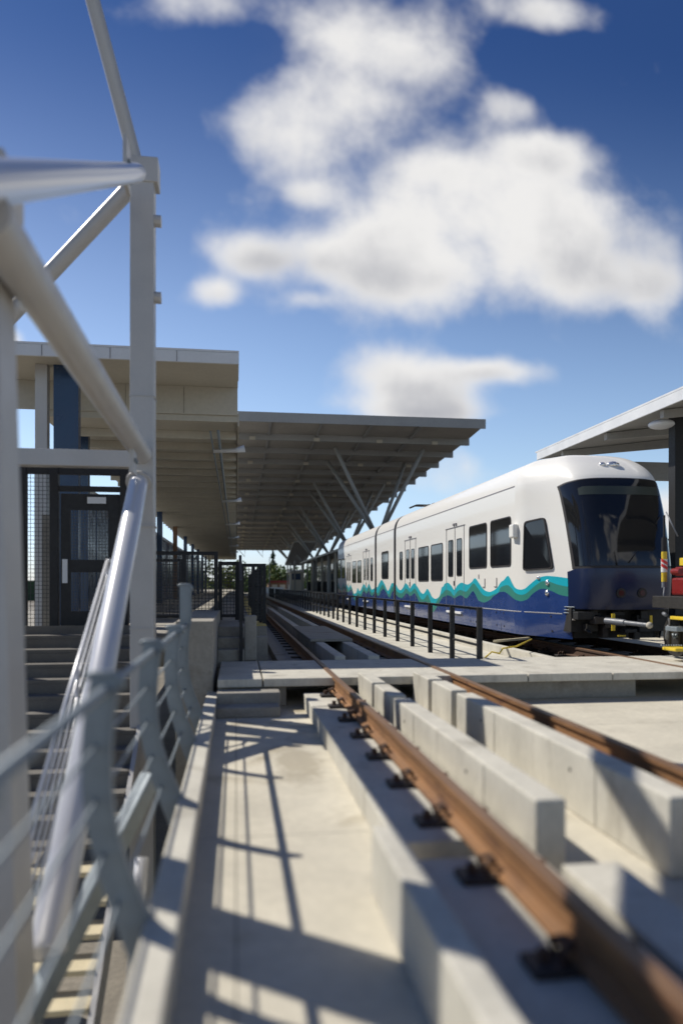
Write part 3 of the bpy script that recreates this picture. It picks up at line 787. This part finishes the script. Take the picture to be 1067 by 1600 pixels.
wins = [pxwin(*A_,65,100,752,990), pxwin(*A_,112,152,742,990), pxwin(*A_,243,293,774,1046), pxwin(*A_,307,358,766,1044), pxwin(*A_,612,695,652,996),
        pxwin(*B_,358,465,628,990), pxwin(*B_,490,612,598,985), pxwin(*C_,230,376,530,896), pxwin(*C_,407,577,480,884)]
for w4 in wins: window(tn, *w4, .09)
for w4 in (pxwin(*A_,473,500,730,1022), pxwin(*B_,163,193,680,975)): window(tn, *w4, .09, 'narrow_window')
doors = [((*A_,178,192,787,1020),(*A_,205,218,785,1020)), ((*A_,390,410,742,1012),(*A_,428,447,738,1012)),
         ((*B_,230,262,657,960),(*B_,283,316,650,960)), ((*C_,55,95,660,965),(*C_,125,168,646,960))]
for dd in doors:
    l1, l2 = pxwin(*dd[0]), pxwin(*dd[1])
    ya, yb = min(l1[0],l2[0])-.17, max(l1[1],l2[1])+.17; ym = (max(min(l1[1],l2[1]), 0)+max(l1[0],l2[0]))/2
    zt = l1[3]+.30; zb = .42
    for sg in (-1, 1):
        m = MB()
        for y in (ya, ym, yb):
            m.box(*sorted((side(y,1).x if sg<0 else 2*XC-side(y,1).x, (side(y,1).x-.011) if sg<0 else 2*XC-side(y,1).x+.011)), y-.009, y+.009, zb, zt)
        x_ = side(ya,1).x; m.box(*sorted((x_ if sg<0 else 2*XC-x_, x_-.012 if sg<0 else 2*XC-x_+.012)), ya-.08, yb+.08, zt, zt+.02)
        d_ = m.build('door', M['seam'], tn)
        for q in (l1, l2):
            plate(rrect(q[0],q[1],q[2],q[3],.06), .001, .007, sg).build('door_window', M['glass'], d_)
            ring(rrect(q[0],q[1],q[2],q[3],.06), rrect(q[0]+.02,q[1]-.02,q[2]+.02,q[3]-.02,.04), .003, .011, sg).build('window_frame', M['rubber'], d_)
        for (a_, b_) in ((ym-.16,ym-.05),(ym+.02,ym+.13)):
            plate([(a_,zt+.05),(b_,zt+.05),(b_,zt+.11),(a_,zt+.11)], .001, .03, sg).build('door_lamp', M['seam'], d_)
        xq = side(ym,1,0).x; xa = xq if sg<0 else 2*XC-xq
        MB().box(*sorted((xa, xa+sg*.05)), ya+.12, yb-.12, .40, .455).build('door_step', M['wht'], d_)
        plate(rrect(ym+.05, ym+.11, q[2]-.24, q[2]-.12, .01), .005, .012, sg).build('door_button', M['rubber'], d_)
# cab side window
def cabpt(px, py):
    X = NX
    for _ in range(8): q = atX(px, py, X); X = side(max(YN+.5, q.y), q.z).x
    return (q.y, q.z)
def roundpoly(pts, r, n=4):
    out = []; k = len(pts)
    for i in range(k):
        p, a, b = Vector(pts[i]), Vector(pts[i-1]), Vector(pts[(i+1)%k])
        u, v = (a-p).normalized(), (b-p).normalized()
        for j in range(n+1):
            t = j/n; s_, e_ = p+u*r, p+v*r
            out.append(tuple((1-t)**2*s_+2*t*(1-t)*p+t*t*e_))
    return out
cw = [cabpt(818.5,892), cabpt(866,889), cabpt(853.5,808), cabpt(821,815)]
cwi = []
cc = (sum(p[0] for p in cw)/4, sum(p[1] for p in cw)/4)
cwi = [(cc[0]+(p[0]-cc[0])*.93, cc[1]+(p[1]-cc[1])*.94) for p in cw]
for sg in (-1, 1):
    g_ = plate(roundpoly(cw,.09), .001, .022, sg).build('cab_window', M['glass'], tn)
    ring(roundpoly(cw,.09), roundpoly(cwi,.07), .003, .036, sg).build('window_frame', M['rubber'], g_)
# roof seam, skirt seams with their painted highlight
def strip(y0, y1, z, h, off, name, m_, both=True, step=.2):
    for sg in ((-1,1) if both else (-1,)):
        m = MB(); n = max(1,int((y1-y0)/step))
        for i in range(n+1):
            y = y0+(y1-y0)*i/n
            for (zz, o_) in ((z,.0),(z,off),(z+h,off),(z+h,.0)): m.v.append(tuple(side(y, zz, o_, sg)))
        for i in range(n):
            a = 4*i
            for r in range(3): m.f.append((a+r,a+r+1,a+r+5,a+r+4))
        m.build(name, M[m_], tn)
for (a, b) in ((14.4,25.62),(26.02,29.27),(29.70,40.4)): strip(a, b, 3.135, .022, .006, 'roof_seam', 'seam')
strip(YN+.85, 17.2, .585, .012, .0105, 'skirt_seam_and_highlight', 'seam'); strip(YN+.85, 17.2, .600, .006, .0115, 'skirt_seam_and_highlight', 'wht')  # grey strip is the seam, thin white strip a highlight painted above it
for y in (15.15, 17.0):
    for sg in (-1,1): plate([(y,.16),(y+.014,.16),(y+.014,.585),(y,.585)], .004, .0115, sg).build('skirt_joint', M['rubber'] if y > 13 else M['blue'], tn)
for y in (13.2, 14.95, 15.4, 16.8, 17.2):
    for z in (.24, .52): plate(rrect(y,y+.035,z,z+.035,.012), .004, .016).build('panel_latch', M['rubber'], tn)
# mirror housing, marker lamps, grab marks
q = cabpt(805, 830); MB().box(NX-.10, NX+.02, q[0]-.12, q[0]+.12, q[1]-.14, q[1]+.14).build('side_camera', M['white'], tn, bevel=.03)
for (px, py) in ((856,910.5),(855.5,926.5)):
    y, z = cabpt(px, py); p = side(y, z)
    MB().ball((p.x-.0,p.y,p.z), .045, .055, .062).build('marker_lamp', M['chrome'], tn, smooth=True)
y, z = cabpt(842,903); p = side(y, z); MB().ball(p, .04,.05,.04).build('marker_lamp', M['chrome'], tn, smooth=True)
for (px, py, hgt) in ((748,901,.1),(757.5,911,.2),(776,910,.2)):
    y, z = cabpt(px, py); plate([(y-.008,z-hgt/2),(y+.008,z-hgt/2),(y+.008,z+hgt/2),(y-.008,z+hgt/2)], .002, .016).build('panel_mark', M['seam'], tn)
    if hgt > .15: plate([(y,z-.1),(y+.16,z-.1),(y+.16,z-.085),(y,z-.085)], .002, .016).build('panel_mark', M['seam'], tn)
# windscreen and front mask as shaped patches on the shell
def patch(fs, l0, l1, off, name, m_, nu=30, nv=24, parent=None, arch=0):
    m = MB()
    for j in range(nv+1):
        for i in range(nu+1):
            v = j/nv; e = 2*i/nu-1; smax = fs(v); s = smax*e
            l = l0+(l1-l0)*v - arch*(e*e)*v - (.12*max(0,abs(e)-.85)/.15 if j > nv-3 else 0)
            m.v.append(tuple(S(s, l, off)))
    for j in range(nv):
        for i in range(nu):
            a = j*(nu+1)+i; m.f.append((a,a+1,a+nu+2,a+nu+1))
    return m.build(name, M[m_], parent or tn, smooth=True)
lw0, lw1 = lev(1.47), lev(3.07)
ws = patch(lambda v: .455+.065*v, lw0, lw1, .010, 'windscreen', 'glass', arch=.45)
patch(lambda v: .48+.065*v, lw0-.12, lw1+.10, .005, 'windscreen_surround', 'rubber', arch=.45)
patch(lambda v: .52-.02*(1-v), lev(.70), lw0-.10, .012, 'front_mask', 'blue2', nv=14)
patch(lambda v: .34, lev(2.76), lev(2.92), .013, 'destination_sign', 'signm', nv=4, parent=ws)
for px, py in ((970,922),(1003,923)):
    best = min(((S(s/100, lev(1.0), .02), s) for s in range(-50,51)), key=lambda t: abs((t[0].x*CS-t[0].y*SN)/(t[0].x*SN+t[0].y*CS)*F+533.5-px))
    p = best[0]; MB().tube([(p.x,p.y+.03,.99),(p.x,p.y-.015,.99)], .085, 16).build('front_lamp', M['rubber'], tn, smooth=True, auto=True)
    MB().tube([(p.x,p.y-.012,.99),(p.x,p.y-.022,.99)], .05, 12).build('front_lamp_lens', M['lens'], tn)
# wiper, interior pillars reflected
pw = S(-.05, lev(1.52), .03); pw2 = S(.22, lev(2.35), .03)
MB().tube([pw, pw2], .010, 6).build('wiper', M['rubber'], ws)
p = S(.02, lev(3.38), 0); MB().ball(p, .13,.10,.07).build('top_lamp', M['chrome'], tn, smooth=True)
MB().ball(S(-.06, lev(3.38), 0), .07,.06,.05).build('top_lamp', M['chrome'], tn, smooth=True)
for k in range(3):
    a = [S(-s_, lev(.62+.055*k), .02) for s_ in (.44,.47,.50,.53)]
    MB().tube(a, .008, 6).build('louvre', M['galv'], tn)
# skirt end, underframe, bogies, wheels
m = MB().box(XC-.95, XC+.95, YN+.55, YF-.6, .28, .72); m.build('underframe', M['gunk'], tn)
def disc(X, y, r, w_=.12):
    m = MB(); m.tube([(X-w_/2,y,r-.01),(X+w_/2,y,r-.01)], r, 24); return m
for yb in (16.0, 25.0, 28.8, 37.5):
    b = MB().box(XC-.98, XC+.98, yb-1.35, yb+1.35, .22, .5).build('bogie', M['gunk'], tn, bevel=.03)
    for dy in (-.95, .95):
        for X in (6.19, 7.70): disc(X, yb+dy, .33).build('wheel', M['gunk'], b, smooth=True, auto=True)
    MB().box(XC-1.1,XC-1.0,yb-1.2,yb+1.2,.2,.38).build('side_frame', M['gunk'], b, bevel=.02)
# roof equipment
for (y0,y1) in ((26.4,28.9),(31.5,36.5)):
    MB().box(XC-.6, XC+.7, y0, y1, 3.7, 3.78).build('roof_unit', M['white'], tn, bevel=.03)
pg = MB(); 
for sx in (-.5, .5): pg.tube([(XC+sx,23.6,3.76),(XC+sx*.9,24.4,3.86),(XC+sx*1.1,25.1,3.88)], .025, 8)
for yy in (24.9, 25.15): pg.tube([(XC-.95,yy,3.82),(XC-.75,yy,3.9),(XC+.75,yy,3.9),(XC+.95,yy,3.82)], .03, 8)
pg.box(XC-.55,XC+.55,23.4,23.7,3.72,3.82)
pg.build('pantograph', M['gunk'], tn, smooth=True, auto=True)
# coupler and hoses under the nose
cp = thing('coupler_bar', (7.1, 11.8, .5), 'grey cylindrical tow bar joining the train nose to the red work vehicle', 'coupler')
ca, cb2 = atD(946,970,12.75), atD(1014,977,12.0)
MB().tube([ca, ca+(cb2-ca)*.45], .055, 16).build('cylinder', M['hose'], cp, smooth=True, auto=True)
MB().tube([ca+(cb2-ca)*.45, ca+(cb2-ca)*.5, cb2], [.045,.04,.035], 12).build('rod', M['hose'], cp, smooth=True, auto=True)
MB().ball(cb2, .055,.055,.055).build('joint', M['cream'], cp, smooth=True)
rnd = random.Random(3)
for k in range(26):
    px, py = rnd.uniform(905,1010), rnd.uniform(958,990)
    p = atD(px, py, rnd.uniform(12.9,13.4)); w_ = rnd.uniform(.04,.16); h_ = rnd.uniform(.03,.12)
    mm = rnd.choice(['gunk','gunk','black','plate','plate','black'])
    if k % 3 == 0: MB().tube([p, p+Vector((rnd.uniform(-.2,.3),rnd.uniform(0,.3),rnd.uniform(-.05,.05)))], rnd.uniform(.01,.035), 8).build('hose', M[mm], tn, smooth=True)
    else: MB().box(p.x-w_,p.x+w_,p.y,p.y+.2,p.z-h_,p.z+h_).build('coupler_fitting', M[mm], tn, bevel=.01)
for px, py, w_, h_ in ((958,968,.03,.1),(958,981,.03,.05),(1017,968,.02,.07),(971,993.5,.07,.012)):
    p = atD(px, py, 12.75); MB().box(p.x-w_,p.x+w_,p.y,p.y+.02,p.z-h_,p.z+h_).build('yellow_label', M['yellow'], tn)
MB().box(XC-.8, XC+.8, YN+.75, YN+.85, .15, .72).build('front_bulkhead', M['gunk'], tn)
ev = S(-.46, lev(.66), .01); MB().tube([ev, ev+Vector((.02,-.05,-.10)), ev+Vector((.0,-.06,-.17))], [.02,.02,.035], 8).build('side_hook', M['chrome'], tn, smooth=True)

# ------------------------------------------------------------------ red work vehicle coupled in front of the train
wv = thing('work_vehicle', (7.3, 10.5, 0), 'red and black rail work vehicle with yellow steps at the right edge', 'work vehicle')
def vx(px, py, D=11.7): return atD(px, py, D)
def vbox(px0, px1, py0, py1, D, dep, m_, name, bev=.008):
    a, b = vx(px0,py1,D), vx(px1,py0,D)
    y = min(a.y,b.y); return MB().box(a.x, b.x+ (0 if px1 < 1067 else .6), y-dep, y, a.z, b.z).build(name, M[m_], wv, bevel=bev)
vbox(1014,1067,931,949,11.9,1.6,'gunk','chassis_beam'); vbox(1046,1067,903,930,11.7,1.4,'red','engine_body',.03)
vbox(1052,1067,886,900,11.7,.8,'red','top_housing',.02); vbox(1060,1067,872,884,11.5,.3,'yellow','top_bracket')
vbox(1044,1067,962.5,967.5,11.4,.35,'yellow','step'); vbox(1031,1066,1010,1014.5,11.4,.35,'yellow','step')
a = vx(1052,970,11.3)
for px in (1046,1061): 
    p, q = vx(px,966,11.45), vx(px,1011,11.45); MB().tube([p,q], .022, 8).build('step_hanger', M['gunk'], wv, smooth=True)
for k in range(9):
    p = vx(1033+3.9*k,1008.5,11.3); MB().ball(p,.015,.015,.012,8,5).build('step_tread_stud', M['galv'], wv)
w0 = vx(1054,1011,11.7); MB().tube([(w0.x-.06,w0.y-.1,.33),(w0.x+.08,w0.y-.1,.33)], .33, 24).build('wheel', M['gunk'], wv, smooth=True, auto=True)
vbox(1036,1067,978,985,11.5,.3,'galv','linkage'); 
for k in range(7):
    p = vx(1036+4.5*k, 955+rnd.uniform(-4,44), 11.6); q = vx(1040+4.5*k, 975+rnd.uniform(-14,24), 11.5)
    MB().tube([p,q], rnd.uniform(.012,.03), 8).build('pipe', M[rnd.choice(['galv','gunk','hose'])], wv, smooth=True)
p = vx(1057,893,11.2); MB().tube([p+Vector((0,-.1,.0)), p+Vector((.0,.1,0))], .05, 16).build('roller', M['red'], wv, smooth=True, auto=True)
# striped marker pole with its hose
pl = thing('marker_pole', vx(1037,915,11.9), 'upright pole with yellow bands and a red and white striped sleeve beside the work vehicle', 'pole')
def seg(y0, y1, r, m_, name, D=11.9):
    MB().tube([vx(1037,y1,D), vx(1037,y0,D)], r, 12).build(name, M[m_], pl, smooth=True, auto=True)
seg(805,862,.018,'black','mast'); seg(840,862,.045,'black','mast_sleeve'); seg(862,875,.045,'yellow','yellow_band'); seg(874,894,.05,'wht','striped_sleeve'); seg(894,909,.045,'yellow','yellow_band'); seg(909,918,.04,'hose','pole_foot')
c0, c1 = vx(1037,893,11.9), vx(1037,875,11.9)
for k in range(2):
    m = MB(); n = 16
    for i in range(n+1):
        t = i/n; a_ = math.pi*(1.0+t*1.1); z = c0.z+(c1.z-c0.z)*(.92-.55*t-.42*k)
        for dz in (0,.055): m.v.append((c0.x+.0515*math.cos(a_), c0.y+.0515*math.sin(a_), z+dz-.01))
    for i in range(n): m.f.append((2*i,2*i+1,2*i+3,2*i+2))
    m.build('red_spiral', M['redw'], pl)
MB().tube([vx(1037,918,11.8),vx(1036,930,11.7),vx(1040,942,11.7),vx(1050,945,11.7),vx(1060,938,11.7)], .010, 8).build('cable', M['hose'], pl, smooth=True)
MB().tube([vx(1040,800,11.8),vx(1058,838,11.6)], .010, 8).build('stay_wire', M['hose'], pl, smooth=True)
# yellow rope and plank by the low wall
tag(MB().tube([atD(757,1028,11.9),atD(768,1018.5,11.9),atD(780,1021,11.9),atD(785,1013,12.0),atD(806,1010,12.3),atD(830,999,13.2)], .014, 8).build('yellow_rope', M['yellow'], smooth=True), 'loose yellow rope lying over the low wall below the train skirt', 'rope')
tag(MB().bar(atD(772,1002,13.5), atD(826,997,14.6), .06, .04).build('wooden_plank', M['wood']), 'short orange plank lying beside the rail below the train skirt', 'plank')

# ------------------------------------------------------------------ distant things beyond the station
def small(name, b, m_, label, cat, group=None):
    return tag(MB().box(*b).build(name, M[m_], bevel=.02), label, cat, group)
kb = thing('ticket_kiosk', (8.6,108,.36), 'small beige kiosk with a grey window at the far end of the right platform', 'kiosk')
MB().box(7.85,9.5,107,110,.36,3.1).build('wall', M['cream'], kb); MB().box(7.7,9.7,106.8,110.2,3.1,3.3).build('roof', M['sheet'], kb)
MB().box(8.05,9.3,106.95,107,1.9,2.8).build('window', M['bluegl'], kb)
sb = thing('platform_building', (10.5,80,.36), 'dark station building with a row of pale columns on the right platform', 'building')
MB().box(11.2,14,76,104,.36,4.2).build('wall', M['cream'], sb); MB().box(9.1,14.5,62,106,4.2,4.42).build('roof', M['beam'], sb)
for k in range(8): MB().box(9.3,9.48,64+5.6*k,64.2+5.6*k,.36,4.2).build('column', M['cream'] if k%2 else M['beam'], sb)
for k in range(7): MB().box(11.14,11.2,77+3.8*k,79.6+3.8*k,1.2,3.6).build('window', M['glass'], sb)
for k in range(4): MB().box(9.4,11.15,70+9*k,70.1+9*k,.36,1.5).build('partition', M['black'], sb)
er = thing('stair_awning', (9.0,100,.36), 'sloping grey awning at the far end of the right platform', 'awning')
MB().prism([(98,6.8),(116,4.2),(116,4.45),(98,7.05)], 'x', 7.6, 10.6).build('roof', M['beam'], er)
for y in (100,108,114): MB().box(7.8,8.0,y,y+.2,.36,4.4).build('column', M['beam'], er)
wb = thing('white_barrier', (5,122,0), 'long white concrete barrier beyond the far end of the tracks', 'barrier')
MB().box(4.2,7.7,121,121.5,-.4,.55).build('barrier_body', M['wht'], wb, bevel=.05); MB().box(4.2,7.7,121.1,121.4,.555,.75).build('barrier_top', M['sheet'], wb)
bs = thing('distant_shed', (8.5,150,-4.2), 'far shed with a low reddish roof in front of the trees', 'shed')
MB().box(6.5,12.3,150,156,-4.2,1.6).build('wall', M['brick'], bs); MB().box(6.2,12.6,149.6,156.4,1.6,2.0).build('roof', M['red'], bs)
for k in range(3): MB().box(7.2+1.6*k,8.3+1.6*k,149.93,149.99,.2,1.2).build('window', M['cream'], bs)

def tree(x, y, h, r, label, conifer=False, m_='leaf', seed=0, g='trees beyond the station'):
    R = random.Random(seed); t = thing('conifer_tree' if conifer else 'broadleaf_tree', (x,y,-4.2), label, 'tree', g)
    MB().tube([(x,y,-4.2),(x+.1,y,-4.2+h*.45),(x,y+.1,-4.2+h*.9)], [.4,.25,.06], 8).build('trunk', M['trunk'], t, smooth=True)
    m = MB()
    if not conifer:
        lob = [(R.uniform(-.5,.5)*r, R.uniform(-.5,.5)*r, h*(.42+.42*R.random()), r*R.uniform(.35,.6)) for _ in range(13)]
        lb = MB()
        for (lx,ly,lz,lr) in lob[:7]: lb.tube([(x,y,-4.2+h*.35),(x+lx*.6,y+ly*.6,-4.2+lz)], [.14,.05], 5)
        lb.build('limb', M['trunk'], t)
    for k in range(900 if not conifer else 600):
        if conifer:
            f = R.random()**.8; z = h*(.15+.85*f); rr = r*(1-f)*(.75+.35*math.sin(f*40))*math.sqrt(R.random())
            a = R.uniform(0,6.28); p = Vector((x+rr*math.cos(a), y+rr*math.sin(a), -4.2+z-.15*rr)); s = .28
        else:
            lx,ly,lz,lr = R.choice(lob); d = Vector((R.gauss(0,1),R.gauss(0,1),R.gauss(0,1))).normalized()*lr*(R.random()**.35)
            p = Vector((x+lx,y+ly,-4.2+lz))+d; s = R.uniform(.22,.42)
        a = Vector((R.gauss(0,1),R.gauss(0,1),R.gauss(0,1))).normalized(); b = a.orthogonal().normalized(); c = a.cross(b)
        i = len(m.v); m.v += [tuple(p+b*s), tuple(p+c*s*.8), tuple(p-b*s), tuple(p-c*s*.8)]; m.f.append((i,i+1,i+2,i+3))
    m.build('crown', M['conif'] if conifer else M[m_], t)
tl = [(-12,150,9,4.5,'leaf2'),(-7,142,9.5,4.8,'leaf2'),(-1.5,150,10,4.6,'leaf2'),(3.2,146,9.6,4.2,'leaf'),(7.5,160,9.8,4.4,'leaf2'),(11.2,158,9.6,4.6,'leaf'),(15,166,9.8,4.4,'leaf'),(19.5,170,10,5,'leaf'),(24,176,9.6,4.8,'leaf')]
nm = ['leftmost broadleaf tree seen dimly through the mesh fence','broad yellow green tree behind the mesh gate frames','yellow green tree just left of the black railing posts','green tree below the open sky left of the conifer','yellowish tree right of the tall conifer','rounded green tree above the reddish shed','dark green tree behind the beige kiosk','green tree hidden behind the station building corner','rightmost broadleaf tree behind the station building']
for i, ((x,y,h,r,mm), lab) in enumerate(zip(tl, nm)): tree(x,y,h,r,lab,False,mm,seed=20+i)
tree(8.8,178,14.6,2.6,'tall dark conifer rising above the other trees',True,seed=51)
tree(20.5,185,14.0,2.4,'dark conifer showing its tip beside the awning',True,seed=52)
tree(-9,170,12,2.4,'dark conifer behind the left mesh fence',True,seed=53)
# low town edge so the horizon is closed
struct(MB().box(-400,400,260,300,-4.2,2.6).build('hills', M['conif']))
lp = tag(MB().tube([(5.3,118,-.38),(5.3,118,5.6)], .05, 8).build('lamp_post', M['galv'], smooth=True), 'thin grey pole standing in front of the distant trees', 'pole')
